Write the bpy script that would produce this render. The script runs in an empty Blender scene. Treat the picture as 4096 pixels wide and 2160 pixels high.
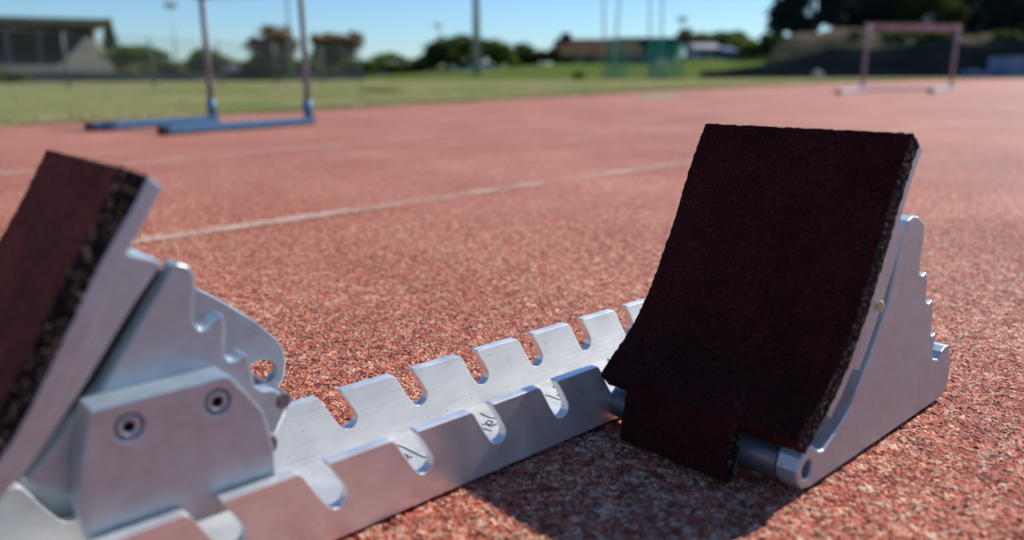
import bpy, bmesh, math, random
from math import sin, cos, pi, radians
from mathutils import Vector, Matrix, noise
random.seed(7)
S = bpy.context.scene
COL = S.collection

# ------------------------------------------------------------------ camera
CR = Vector((0.99999049, -0.00102309, -0.00424032))
CU = Vector((0.004362, 0.23454323, 0.9720959))
CF = Vector((0.0, 0.97210515, -0.23454546))
CAMZ = 0.25
cd = bpy.data.cameras.new('camera'); cam = bpy.data.objects.new('camera', cd); COL.objects.link(cam)
m = Matrix.Identity(4)
for i in range(3):
    m[i][0] = CR[i]; m[i][1] = CU[i]; m[i][2] = -CF[i]
m[2][3] = CAMZ
cam.matrix_world = m
cd.sensor_width = 36; cd.lens = 3215.5 / 4096 * 36
cd.clip_start = 0.02; cd.clip_end = 3000
cd.dof.use_dof = True; cd.dof.focus_distance = 0.65; cd.dof.aperture_fstop = 3.6
cd.dof.aperture_blades = 0
S.camera = cam

# ------------------------------------------------------------------ light
PHI = 0.83128                      # direction in which the block's rail runs, from +Y towards +X
SUN_AZ = PHI + radians(2.5)        # from +Y towards +X
SUN_EL = radians(41.3)
w = bpy.data.worlds.new('World'); S.world = w; w.use_nodes = True
nt = w.node_tree; bg = nt.nodes['Background']
sk = nt.nodes.new('ShaderNodeTexSky'); sk.sky_type = 'NISHITA'; sk.sun_disc = False
sk.sun_elevation = SUN_EL; sk.sun_rotation = SUN_AZ
sk.altitude = 0; sk.air_density = 1.0; sk.dust_density = 0.12; sk.ozone_density = 5.0
tn = nt.nodes.new('ShaderNodeMix'); tn.data_type = 'RGBA'; tn.blend_type = 'MULTIPLY'; tn.inputs[0].default_value = 1; tn.inputs[7].default_value = (.80, 1.0, 1.17, 1)
nt.links.new(sk.outputs[0], tn.inputs[6]); nt.links.new(tn.outputs[2], bg.inputs[0]); bg.inputs[1].default_value = 0.103
sd = bpy.data.lights.new('sun', 'SUN'); sd.energy = 5.0; sd.angle = radians(0.53); sd.color = (1, 0.95, 0.87)
so = bpy.data.objects.new('sun', sd); COL.objects.link(so)
sdir = Vector((sin(SUN_AZ) * cos(SUN_EL), cos(SUN_AZ) * cos(SUN_EL), sin(SUN_EL)))
so.rotation_euler = sdir.to_track_quat('Z', 'Y').to_euler()
so.location = sdir * 30
S.view_settings.view_transform = 'Standard'; S.view_settings.look = 'None'
S.view_settings.gamma = 1; S.view_settings.exposure = 0.06
try:
    S.cycles.use_denoising = True
    S.cycles.max_bounces = 8
except Exception: pass

# ------------------------------------------------------------------ materials
def mat(name, col, rough=0.6, metal=0.0, bump=None, var=None, spec=None, trans=0):
    if spec is None and rough >= .9: spec = 0.0
    """col base colour; var=(scale, other colour, lo, hi); bump=(scale, distance)"""
    M = bpy.data.materials.new(name); M.use_nodes = True
    N = M.node_tree.nodes; L = M.node_tree.links; b = N['Principled BSDF']
    b.inputs['Base Color'].default_value = (*col, 1); b.inputs['Roughness'].default_value = rough
    b.inputs['Metallic'].default_value = metal
    if spec is not None: b.inputs['Specular IOR Level'].default_value = spec
    tc = N.new('ShaderNodeTexCoord')
    if var:
        n = N.new('ShaderNodeTexNoise'); n.inputs['Scale'].default_value = var[0]; n.inputs['Detail'].default_value = 5
        L.new(tc.outputs['Object'], n.inputs['Vector'])
        r = N.new('ShaderNodeValToRGB'); r.color_ramp.elements[0].position = var[2]; r.color_ramp.elements[1].position = var[3]
        r.color_ramp.elements[0].color = (*col, 1); r.color_ramp.elements[1].color = (*var[1], 1)
        L.new(n.outputs['Fac'], r.inputs['Fac']); L.new(r.outputs['Color'], b.inputs['Base Color'])
    if bump:
        n = N.new('ShaderNodeTexNoise'); n.inputs['Scale'].default_value = bump[0]; n.inputs['Detail'].default_value = 3
        L.new(tc.outputs['Object'], n.inputs['Vector'])
        bp = N.new('ShaderNodeBump'); bp.inputs['Distance'].default_value = bump[1]
        L.new(n.outputs['Fac'], bp.inputs['Height']); L.new(bp.outputs['Normal'], b.inputs['Normal'])
    if trans:
        b.inputs['Transmission Weight'].default_value = trans
    return M

def alu_mat(name, col, rough, metal, stretch=(6, 300, 300), scratch=True):
    M = bpy.data.materials.new(name); M.use_nodes = True
    N = M.node_tree.nodes; L = M.node_tree.links; b = N['Principled BSDF']
    b.inputs['Metallic'].default_value = metal
    tc = N.new('ShaderNodeTexCoord'); mp = N.new('ShaderNodeMapping'); mp.inputs['Scale'].default_value = stretch
    L.new(tc.outputs['Object'], mp.inputs['Vector'])
    n = N.new('ShaderNodeTexNoise'); n.inputs['Scale'].default_value = 4; n.inputs['Detail'].default_value = 6
    L.new(mp.outputs['Vector'], n.inputs['Vector'])
    n2 = N.new('ShaderNodeTexNoise'); n2.inputs['Scale'].default_value = 55; n2.inputs['Detail'].default_value = 6
    L.new(tc.outputs['Object'], n2.inputs['Vector'])
    mr = N.new('ShaderNodeMapRange'); mr.inputs[1].default_value = .3; mr.inputs[2].default_value = .7
    mr.inputs[3].default_value = rough - .05; mr.inputs[4].default_value = rough + .09
    L.new(n2.outputs['Fac'], mr.inputs[0]); L.new(mr.outputs[0], b.inputs['Roughness'])
    r = N.new('ShaderNodeValToRGB'); e = r.color_ramp.elements
    e[0].position = .25; e[1].position = .6
    e[0].color = (col[0] * .8, col[1] * .8, col[2] * .8, 1); e[1].color = (*col, 1)
    mx = N.new('ShaderNodeMath'); mx.operation = 'MULTIPLY_ADD'; mx.inputs[1].default_value = .5
    h = N.new('ShaderNodeMath'); h.operation = 'MULTIPLY'; h.inputs[1].default_value = .5
    L.new(n2.outputs['Fac'], h.inputs[0]); L.new(n.outputs['Fac'], mx.inputs[0]); L.new(h.outputs[0], mx.inputs[2])
    L.new(mx.outputs[0], r.inputs['Fac'])
    v = N.new('ShaderNodeTexVoronoi'); v.inputs['Scale'].default_value = 95; L.new(tc.outputs['Object'], v.inputs['Vector'])
    lt = N.new('ShaderNodeMath'); lt.operation = 'LESS_THAN'; lt.inputs[1].default_value = .06
    L.new(v.outputs['Distance'], lt.inputs[0])
    sm = N.new('ShaderNodeMapping'); sm.inputs['Scale'].default_value = (14, 40, 420); sm.inputs['Rotation'].default_value = (0, .35, 0)
    L.new(tc.outputs['Object'], sm.inputs['Vector'])
    sn = N.new('ShaderNodeTexNoise'); sn.inputs['Scale'].default_value = 1.6; sn.inputs['Detail'].default_value = 2; L.new(sm.outputs['Vector'], sn.inputs['Vector'])
    sg = N.new('ShaderNodeMath'); sg.operation = 'GREATER_THAN'; sg.inputs[1].default_value = .70; L.new(sn.outputs['Fac'], sg.inputs[0])
    sx = N.new('ShaderNodeMath'); sx.operation = 'MAXIMUM'; L.new(lt.outputs[0], sx.inputs[0])
    sh = N.new('ShaderNodeMath'); sh.operation = 'MULTIPLY'; sh.inputs[1].default_value = .3; L.new(sg.outputs[0], sh.inputs[0]); L.new(sh.outputs[0], sx.inputs[1])
    mc = N.new('ShaderNodeMix'); mc.data_type = 'RGBA'
    L.new(r.outputs['Color'], mc.inputs[6]); mc.inputs[7].default_value = (col[0] * .5, col[1] * .5, col[2] * .5, 1)
    L.new(sx.outputs[0], mc.inputs[0]); L.new(mc.outputs[2], b.inputs['Base Color'])
    bp = N.new('ShaderNodeBump'); bp.inputs['Distance'].default_value = .00004
    L.new(n.outputs['Fac'], bp.inputs['Height']); L.new(bp.outputs['Normal'], b.inputs['Normal'])
    return M

def track_mat():
    M = bpy.data.materials.new('red granular rubber track'); M.use_nodes = True
    N = M.node_tree.nodes; L = M.node_tree.links; b = N['Principled BSDF']
    tc = N.new('ShaderNodeTexCoord')
    dn = N.new('ShaderNodeTexNoise'); dn.inputs['Scale'].default_value = 160; dn.inputs['Detail'].default_value = 2
    L.new(tc.outputs['Object'], dn.inputs['Vector'])
    dv = N.new('ShaderNodeVectorMath'); dv.operation = 'MULTIPLY_ADD'; dv.inputs[1].default_value = (.006, .006, .006)
    L.new(dn.outputs['Color'], dv.inputs[0]); L.new(tc.outputs['Object'], dv.inputs[2])
    v1 = N.new('ShaderNodeTexVoronoi'); v1.feature = 'SMOOTH_F1'; v1.inputs['Scale'].default_value = 300; v1.inputs['Smoothness'].default_value = .35
    L.new(dv.outputs[0], v1.inputs['Vector'])
    vc = N.new('ShaderNodeTexVoronoi'); vc.inputs['Scale'].default_value = 300
    L.new(dv.outputs[0], vc.inputs['Vector'])
    n1 = N.new('ShaderNodeTexNoise'); n1.inputs['Scale'].default_value = 130; n1.inputs['Detail'].default_value = 4; n1.inputs['Roughness'].default_value = .65
    L.new(tc.outputs['Object'], n1.inputs['Vector'])
    # height = (1-F1)*.6 + noise
    inv = N.new('ShaderNodeMath'); inv.operation = 'MULTIPLY_ADD'; inv.inputs[1].default_value = -1.0; inv.inputs[2].default_value = .9
    L.new(v1.outputs['Distance'], inv.inputs[0])
    ht = N.new('ShaderNodeMath'); ht.operation = 'MULTIPLY_ADD'; ht.inputs[1].default_value = 1.7
    L.new(n1.outputs['Fac'], ht.inputs[0]); L.new(inv.outputs[0], ht.inputs[2])
    dp = N.new('ShaderNodeDisplacement'); dp.inputs['Scale'].default_value = .0026; dp.inputs['Midlevel'].default_value = 2.0
    L.new(ht.outputs[0], dp.inputs['Height']); L.new(dp.outputs[0], N['Material Output'].inputs['Displacement'])
    M.displacement_method = 'BOTH'
    # colour per grain
    r = N.new('ShaderNodeValToRGB'); cr = r.color_ramp
    cr.elements[0].position = 0; cr.elements[0].color = (.10, .018, .013, 1)
    cr.elements[1].position = 1; cr.elements[1].color = (.74, .56, .40, 1)
    for p, c in ((.28, (.42, .098, .058)), (.55, (.54, .150, .090)), (.72, (.58, .22, .135)), (.92, (.72, .47, .32))):
        e = cr.elements.new(p); e.color = (*c, 1)
    sp = N.new('ShaderNodeSeparateColor'); L.new(vc.outputs['Color'], sp.inputs[0])
    # dust on tops: add noise
    n3 = N.new('ShaderNodeTexNoise'); n3.inputs['Scale'].default_value = 3.0; n3.inputs['Detail'].default_value = 6
    L.new(tc.outputs['Object'], n3.inputs['Vector'])
    ad = N.new('ShaderNodeMath'); ad.operation = 'MULTIPLY_ADD'; ad.inputs[1].default_value = .35
    L.new(n3.outputs['Fac'], ad.inputs[0])
    mul = N.new('ShaderNodeMath'); mul.operation = 'MULTIPLY_ADD'; mul.inputs[1].default_value = .88; mul.inputs[2].default_value = -.13
    L.new(sp.outputs[0], mul.inputs[0]); L.new(mul.outputs[0], ad.inputs[2])
    L.new(ad.outputs[0], r.inputs['Fac'])
    n4 = N.new('ShaderNodeTexNoise'); n4.inputs['Scale'].default_value = .7; n4.inputs['Detail'].default_value = 7; n4.inputs['Roughness'].default_value = .62
    L.new(tc.outputs['Object'], n4.inputs['Vector'])
    r4 = N.new('ShaderNodeValToRGB'); r4.color_ramp.elements[0].position = .36; r4.color_ramp.elements[0].color = (.80, .76, .76, 1)
    r4.color_ramp.elements[1].position = .62; r4.color_ramp.elements[1].color = (1, 1, 1, 1)
    L.new(n4.outputs['Fac'], r4.inputs['Fac'])
    tp = N.new('ShaderNodeMapRange'); tp.inputs[1].default_value = 1.50; tp.inputs[2].default_value = 1.68; L.new(ht.outputs[0], tp.inputs[0])
    cm = N.new('ShaderNodeMix'); cm.data_type = 'RGBA'; cm.inputs[7].default_value = (.86, .68, .47, 1)
    tk = N.new('ShaderNodeMath'); tk.operation = 'MULTIPLY'; tk.inputs[1].default_value = .8; L.new(tp.outputs[0], tk.inputs[0])
    L.new(tk.outputs[0], cm.inputs[0]); L.new(r.outputs['Color'], cm.inputs[6])
    m4 = N.new('ShaderNodeMix'); m4.data_type = 'RGBA'; m4.blend_type = 'MULTIPLY'; m4.inputs[0].default_value = 1
    n5 = N.new('ShaderNodeTexNoise'); n5.inputs['Scale'].default_value = 75; n5.inputs['Detail'].default_value = 3; n5.inputs['Roughness'].default_value = .6
    L.new(tc.outputs['Object'], n5.inputs['Vector'])
    r5 = N.new('ShaderNodeMapRange'); r5.inputs[1].default_value = .34; r5.inputs[2].default_value = .66; r5.inputs[3].default_value = .78; r5.inputs[4].default_value = 1.32
    L.new(n5.outputs['Fac'], r5.inputs[0])
    m5 = N.new('ShaderNodeVectorMath'); m5.operation = 'SCALE'; L.new(cm.outputs[2], m5.inputs[0]); L.new(r5.outputs[0], m5.inputs['Scale'])
    L.new(m5.outputs[0], m4.inputs[6]); L.new(r4.outputs['Color'], m4.inputs[7]); L.new(m4.outputs[2], b.inputs['Base Color'])
    b.inputs['Roughness'].default_value = .6; b.inputs['Specular IOR Level'].default_value = .16
    return M

def rubber_mat(name, c0, c1, scale, dist, fleck=None):
    M = bpy.data.materials.new(name); M.use_nodes = True
    N = M.node_tree.nodes; L = M.node_tree.links; b = N['Principled BSDF']
    tc = N.new('ShaderNodeTexCoord')
    v = N.new('ShaderNodeTexVoronoi'); v.inputs['Scale'].default_value = scale; L.new(tc.outputs['Object'], v.inputs['Vector'])
    n = N.new('ShaderNodeTexNoise'); n.inputs['Scale'].default_value = scale * .6; n.inputs['Detail'].default_value = 5
    L.new(tc.outputs['Object'], n.inputs['Vector'])
    r = N.new('ShaderNodeValToRGB'); e = r.color_ramp.elements
    e[0].position = .3; e[0].color = (*c0, 1); e[1].position = .7; e[1].color = (*c1, 1)
    if fleck:
        sp = N.new('ShaderNodeSeparateColor'); L.new(v.outputs['Color'], sp.inputs[0])
        L.new(sp.outputs[0], r.inputs['Fac'])
        e[1].position = .86
        x = r.color_ramp.elements.new(.9); x.color = (*fleck, 1)
    else:
        L.new(n.outputs['Fac'], r.inputs['Fac'])
    wn = N.new('ShaderNodeTexNoise'); wn.inputs['Scale'].default_value = 28; wn.inputs['Detail'].default_value = 6; wn.inputs['Roughness'].default_value = .7
    L.new(tc.outputs['Object'], wn.inputs['Vector'])
    wr = N.new('ShaderNodeMapRange'); wr.inputs[1].default_value = .35; wr.inputs[2].default_value = .7; wr.inputs[3].default_value = .65; wr.inputs[4].default_value = 1.25
    L.new(wn.outputs['Fac'], wr.inputs[0])
    wm = N.new('ShaderNodeVectorMath'); wm.operation = 'SCALE'; L.new(r.outputs['Color'], wm.inputs[0]); L.new(wr.outputs[0], wm.inputs['Scale'])
    L.new(wm.outputs[0], b.inputs['Base Color'])
    ad = N.new('ShaderNodeMath'); ad.operation = 'ADD'
    L.new(v.outputs['Distance'], ad.inputs[0]); L.new(n.outputs['Fac'], ad.inputs[1])
    bp = N.new('ShaderNodeBump'); bp.inputs['Distance'].default_value = dist; bp.inputs['Strength'].default_value = 1
    L.new(ad.outputs[0], bp.inputs['Height']); L.new(bp.outputs['Normal'], b.inputs['Normal'])
    b.inputs['Roughness'].default_value = .85; b.inputs['Specular IOR Level'].default_value = .08
    return M

MT = {}
MT['track'] = track_mat()
MT['alu'] = alu_mat('anodised aluminium', (.92, .91, .89), .38, .72)
MT['alu_cast'] = alu_mat('satin aluminium plate', (.46, .54, .60), .40, .58, stretch=(40, 40, 40))
MT['web'] = mat('inner web with painted groove shade', (.05, .06, .07), .6, .3)  # groove shade put into a dark base colour
MT['steel'] = alu_mat('zinc plated steel', (.22, .22, .25), .38, .7, stretch=(40, 40, 40))
MT['pad'] = rubber_mat('maroon track rubber', (.020, .006, .006), (.075, .016, .014), 650, .0012)
MT['pad_lit'] = rubber_mat('maroon track rubber lightened for skylight', (.11, .024, .018), (.26, .064, .046), 650, .0012)  # lighter copy of the pad rubber; extra skylight on the left pad painted in
MT['padside'] = rubber_mat('black rubber crumb', (.008, .008, .010), (.035, .032, .032), 620, .0016, fleck=(.22, .17, .12))
MT['dark'] = mat('black socket', (.006, .006, .007), .5)
MT['ink'] = mat('black pen ink', (.02, .02, .022), .6)
MT['glue'] = mat('yellow glue', (.62, .55, .22), .3)
MT['pale_plastic'] = mat('pale stop label', (.80, .80, .79), .5)
MT['blue'] = mat('blue enamel', (.035, .13, .27), .45, var=(30, (.07, .20, .33), .35, .7))
MT['galv'] = mat('galvanised tube', (.24, .26, .27), .65, .0, var=(14, (.15, .155, .16), .4, .65))
MT['redboard'] = mat('red painted board', (.45, .07, .06), .5, var=(20, (.55, .12, .1), .4, .7))
MT['whiteboard'] = mat('white painted board', (.75, .74, .72), .5)
MT['pinkboard'] = mat('faded red board', (.26, .15, .16), .6, var=(9, (.42, .27, .28), .4, .7))
MT['pinktube'] = mat('faded pink tube', (.28, .19, .21), .6, var=(12, (.36, .28, .30), .4, .7))
MT['paleblue'] = mat('worn pale blue tube', (.45, .52, .55), .45, var=(12, (.55, .58, .58), .4, .7))
MT['black'] = mat('black rubber end cap', (.02, .02, .02), .6)
MT['grass'] = mat('dry mown grass', (.170, .205, .070), .9, var=(.7, (.33, .28, .14), .40, .64), bump=(40, .02))
MT['blade'] = mat('grass blades', (.16, .18, .06), .8, var=(1.5, (.27, .23, .09), .35, .65))
MT['bank'] = mat('green bank grass', (.085, .15, .028), .9, var=(.35, (.15, .15, .06), .4, .65), bump=(6, .1))
MT['darkbank'] = mat('bank darkened for tree shade', (.004, .008, .012), .95, var=(.25, (.009, .013, .014), .35, .7), bump=(4, .1))  # shade of the trees on this bank is put into its base colour
MT['sand'] = mat('sandy bank', (.14, .105, .075), .95, var=(.3, (.040, .050, .028), .42, .58), bump=(4, .1))
MT['hill'] = mat('distant ground', (.10, .13, .05), .95)
MT['line'] = None
MT['concrete'] = mat('weathered concrete', (.82, .61, .43), .9, var=(.5, (.62, .49, .38), .35, .65), bump=(12, .02))
MT['roofedge'] = mat('cream roof fascia', (.26, .23, .15), .95, var=(.4, (.20, .18, .12), .4, .6))
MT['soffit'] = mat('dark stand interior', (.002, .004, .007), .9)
MT['seats'] = mat('dark blue seating', (.004, .008, .012), .95, var=(.8, (.012, .015, .018), .4, .6))
MT['lowwall'] = mat('dark stained wall', (.07, .085, .10), .9, var=(.5, (.16, .15, .13), .42, .6))
MT['column'] = mat('grey steel column', (.08, .09, .11), .7)
MT['bark'] = mat('grey brown bark', (.12, .095, .075), .95, var=(6, (.07, .055, .045), .4, .6), bump=(12, .03))
MT['brownroof'] = mat('brown tiled roof', (.10, .070, .048), .9, var=(.8, (.075, .05, .035), .4, .6))
MT['brickwall'] = mat('dark brick wall', (.06, .04, .035), .9)
MT['housewall'] = mat('pale house wall', (.42, .42, .42), .9, var=(.5, (.34, .35, .37), .4, .6))
MT['blueroof'] = mat('grey blue wall', (.16, .20, .27), .8)
MT['bluewall'] = mat('blue shed', (.05, .09, .20), .7)
MT['glass'] = mat('dark window glass', (.02, .03, .04), .1)
MT['net'] = mat('green netting', (.03, .30, .22), .8)
MT['pole'] = mat('pale grey pole', (.34, .37, .39), .5, .3)
MT['container'] = mat('pale blue container', (.13, .19, .34), .6, var=(.8, (.17, .23, .38), .4, .6))
MT['mat'] = mat('blue foam mat', (.02, .08, .28), .7)
MT['rock'] = mat('pale stone', (.52, .46, .36), .9, var=(4, (.38, .34, .28), .4, .6), bump=(6, .05))
MT['wire'] = mat('galvanised wire', (.16, .17, .17), .6, .3)
MT['straw'] = mat('dry straw heap', (.20, .18, .08), .95, var=(4, (.12, .12, .05), .4, .6))
MT['carpaint'] = mat('white car paint', (.55, .56, .58), .25)

def line_mat():
    M = bpy.data.materials.new('worn white line paint'); M.use_nodes = True
    N = M.node_tree.nodes; L = M.node_tree.links; b = N['Principled BSDF']; out = N['Material Output']
    b.inputs['Base Color'].default_value = (.60, .42, .32, 1); b.inputs['Roughness'].default_value = .8
    tc = N.new('ShaderNodeTexCoord')
    n = N.new('ShaderNodeTexNoise'); n.inputs['Scale'].default_value = 210; n.inputs['Detail'].default_value = 4
    n2 = N.new('ShaderNodeTexNoise'); n2.inputs['Scale'].default_value = 9; n2.inputs['Detail'].default_value = 4
    for k in (n, n2): L.new(tc.outputs['Object'], k.inputs['Vector'])
    ad = N.new('ShaderNodeMath'); ad.operation = 'ADD'; L.new(n.outputs['Fac'], ad.inputs[0])
    h = N.new('ShaderNodeMath'); h.operation = 'MULTIPLY'; h.inputs[1].default_value = .45
    L.new(n2.outputs['Fac'], h.inputs[0]); L.new(h.outputs[0], ad.inputs[1])
    gt = N.new('ShaderNodeMath'); gt.operation = 'GREATER_THAN'; gt.inputs[1].default_value = .735
    L.new(ad.outputs[0], gt.inputs[0])
    t = N.new('ShaderNodeBsdfTransparent'); mx = N.new('ShaderNodeMixShader')
    L.new(gt.outputs[0], mx.inputs[0]); L.new(t.outputs[0], mx.inputs[1]); L.new(b.outputs[0], mx.inputs[2])
    L.new(mx.outputs[0], out.inputs['Surface'])
    return M
MT['line'] = line_mat()

def leaf_mat(name, c, c2, tr=.25):
    M = bpy.data.materials.new(name); M.use_nodes = True
    N = M.node_tree.nodes; L = M.node_tree.links; b = N['Principled BSDF']; out = N['Material Output']
    oi = N.new('ShaderNodeTexCoord'); n = N.new('ShaderNodeTexNoise'); n.inputs['Scale'].default_value = .8; n.inputs['Detail'].default_value = 4
    L.new(oi.outputs['Object'], n.inputs['Vector'])
    r = N.new('ShaderNodeValToRGB'); r.color_ramp.elements[0].position = .35; r.color_ramp.elements[1].position = .65
    r.color_ramp.elements[0].color = (*c, 1); r.color_ramp.elements[1].color = (*c2, 1)
    L.new(n.outputs['Fac'], r.inputs['Fac']); L.new(r.outputs['Color'], b.inputs['Base Color'])
    b.inputs['Roughness'].default_value = .7; b.inputs['Specular IOR Level'].default_value = .2
    t = N.new('ShaderNodeBsdfTranslucent'); L.new(r.outputs['Color'], t.inputs['Color'])
    mx = N.new('ShaderNodeMixShader'); mx.inputs[0].default_value = min(.6, tr + .15)
    L.new(b.outputs[0], mx.inputs[1]); L.new(t.outputs[0], mx.inputs[2]); L.new(mx.outputs[0], out.inputs['Surface'])
    return M
MT['leaf_dark'] = leaf_mat('dark evergreen leaves', (.040, .070, .022), (.090, .125, .030))
MT['leaf_green'] = leaf_mat('green leaves', (.085, .14, .025), (.16, .23, .045), .45)
MT['leaf_brown'] = leaf_mat('sparse brown leaves', (.22, .17, .10), (.32, .21, .10), .4)
MT['leaf_olive'] = leaf_mat('olive leaves', (.11, .125, .045), (.18, .19, .07), .4)
MT['leaf_black'] = leaf_mat('blackish conifer leaves', (.018, .036, .036), (.045, .065, .050), .15)  # very dark blue-green, varied by noise
MT['leaf_bright'] = leaf_mat('bright bush leaves', (.10, .16, .03), (.16, .22, .05), .4)

# ------------------------------------------------------------------ helpers
def tag(o, label=None, cat=None, group=None, kind=None):
    if label: o['label'] = label
    if cat: o['category'] = cat
    if group: o['group'] = group
    if kind: o['kind'] = kind
    return o

def thing(name, loc, label, cat, group=None, rz=0.0):
    o = bpy.data.objects.new(name, None); COL.objects.link(o)
    o.location = loc; o.rotation_euler = (0, 0, rz); o.empty_display_size = .1
    return tag(o, label, cat, group)

def build(name, verts, faces, mats, parent=None, smooth=False, fm=None, bevel=None, world=True):
    """mesh from lists; with a parent, coordinates are in the parent's space"""
    me = bpy.data.meshes.new(name); me.from_pydata([tuple(v) for v in verts], [], faces); me.update()
    if not isinstance(mats, (list, tuple)): mats = [mats]
    for x in mats: me.materials.append(x)
    if fm:
        for p, k in zip(me.polygons, fm): p.material_index = k
    if smooth:
        for p in me.polygons: p.use_smooth = True
    o = bpy.data.objects.new(name, me); COL.objects.link(o)
    if parent: o.parent = parent
    if bevel:
        b = o.modifiers.new('bevel', 'BEVEL'); b.width = bevel; b.segments = 2; b.limit_method = 'ANGLE'; b.angle_limit = radians(38)
    return o

def from_bm(name, bm, mats, parent=None, smooth=False, bevel=None):
    bmesh.ops.recalc_face_normals(bm, faces=bm.faces)
    me = bpy.data.meshes.new(name); bm.to_mesh(me); bm.free()
    if not isinstance(mats, (list, tuple)): mats = [mats]
    for x in mats: me.materials.append(x)
    if smooth:
        for p in me.polygons: p.use_smooth = True
    o = bpy.data.objects.new(name, me); COL.objects.link(o)
    if parent: o.parent = parent
    if bevel:
        b = o.modifiers.new('bevel', 'BEVEL'); b.width = bevel; b.segments = 2; b.limit_method = 'ANGLE'; b.angle_limit = radians(38)
    return o

def add_box(bm, c, size, rz=0.0, axis=None):
    """box centred at c; optional axis matrix (3x3)"""
    M3 = axis if axis is not None else Matrix.Rotation(rz, 3, 'Z')
    vs = []
    for dx in (-.5, .5):
        for dy in (-.5, .5):
            for dz in (-.5, .5):
                vs.append(bm.verts.new(Vector(c) + M3 @ Vector((dx * size[0], dy * size[1], dz * size[2]))))
    for f in ((0, 1, 3, 2), (4, 6, 7, 5), (0, 4, 5, 1), (2, 3, 7, 6), (0, 2, 6, 4), (1, 5, 7, 3)):
        bm.faces.new([vs[i] for i in f])

def add_bar(bm, a, b, wd, ht=None):
    """square bar from a to b"""
    a = Vector(a); b = Vector(b); d = b - a; Ln = d.length
    if Ln < 1e-6: return
    x = d / Ln; up = Vector((0, 0, 1)) if abs(x.z) < .95 else Vector((0, 1, 0))
    y = up.cross(x).normalized(); z = x.cross(y)
    M3 = Matrix((x, y, z)).transposed()
    add_box(bm, (a + b) / 2, (Ln, wd, ht or wd), axis=M3)

def add_tube(bm, a, b, r0, r1=None, n=12, caps=True):
    a = Vector(a); b = Vector(b); r1 = r0 if r1 is None else r1
    x = (b - a).normalized(); up = Vector((0, 0, 1)) if abs(x.z) < .9 else Vector((0, 1, 0))
    y = up.cross(x).normalized(); z = x.cross(y)
    A = []; B = []
    for i in range(n):
        t = 2 * pi * i / n; o = y * cos(t) + z * sin(t)
        A.append(bm.verts.new(a + o * r0)); B.append(bm.verts.new(b + o * r1))
    for i in range(n):
        j = (i + 1) % n; bm.faces.new((A[i], A[j], B[j], B[i]))
    if caps: bm.faces.new(A[::-1]); bm.faces.new(B)

def prism(name, outline, y0, y1, mats, parent=None, holes=(), bevel=None):
    """plate whose outline lies in (x,z); thickness from y0 to y1"""
    bm = bmesh.new()
    loops = [outline] + list(holes)
    ed = []; rings = []
    for lp in loops:
        vs = [bm.verts.new((p[0], y0, p[1])) for p in lp]; rings.append(vs)
        for i in range(len(vs)): ed.append(bm.edges.new((vs[i], vs[(i + 1) % len(vs)])))
    bmesh.ops.triangle_fill(bm, use_beauty=True, edges=ed)
    top = list(bm.faces)
    mp = {}
    for vs in rings:
        for v in vs: mp[v] = bm.verts.new((v.co.x, y1, v.co.z))
    for f in top: bm.faces.new([mp[v] for v in reversed(f.verts)])
    for vs in rings:
        for i in range(len(vs)):
            a, b = vs[i], vs[(i + 1) % len(vs)]; bm.faces.new((a, b, mp[b], mp[a]))
    return from_bm(name, bm, mats, parent, bevel=bevel)

def resample(P, n):
    P = [Vector((p[0], p[1])) for p in P]
    # chaikin smoothing once
    Q = [P[0]]
    for a, b in zip(P, P[1:]): Q += [a * .75 + b * .25, a * .25 + b * .75]
    Q.append(P[-1])
    L = [0]
    for a, b in zip(Q, Q[1:]): L.append(L[-1] + (b - a).length)
    out = []; k = 0
    for i in range(n):
        s = L[-1] * i / (n - 1)
        while k < len(Q) - 2 and L[k + 1] < s: k += 1
        t = (s - L[k]) / max(1e-9, L[k + 1] - L[k]); out.append(Q[k].lerp(Q[k + 1], t))
    return out

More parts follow.
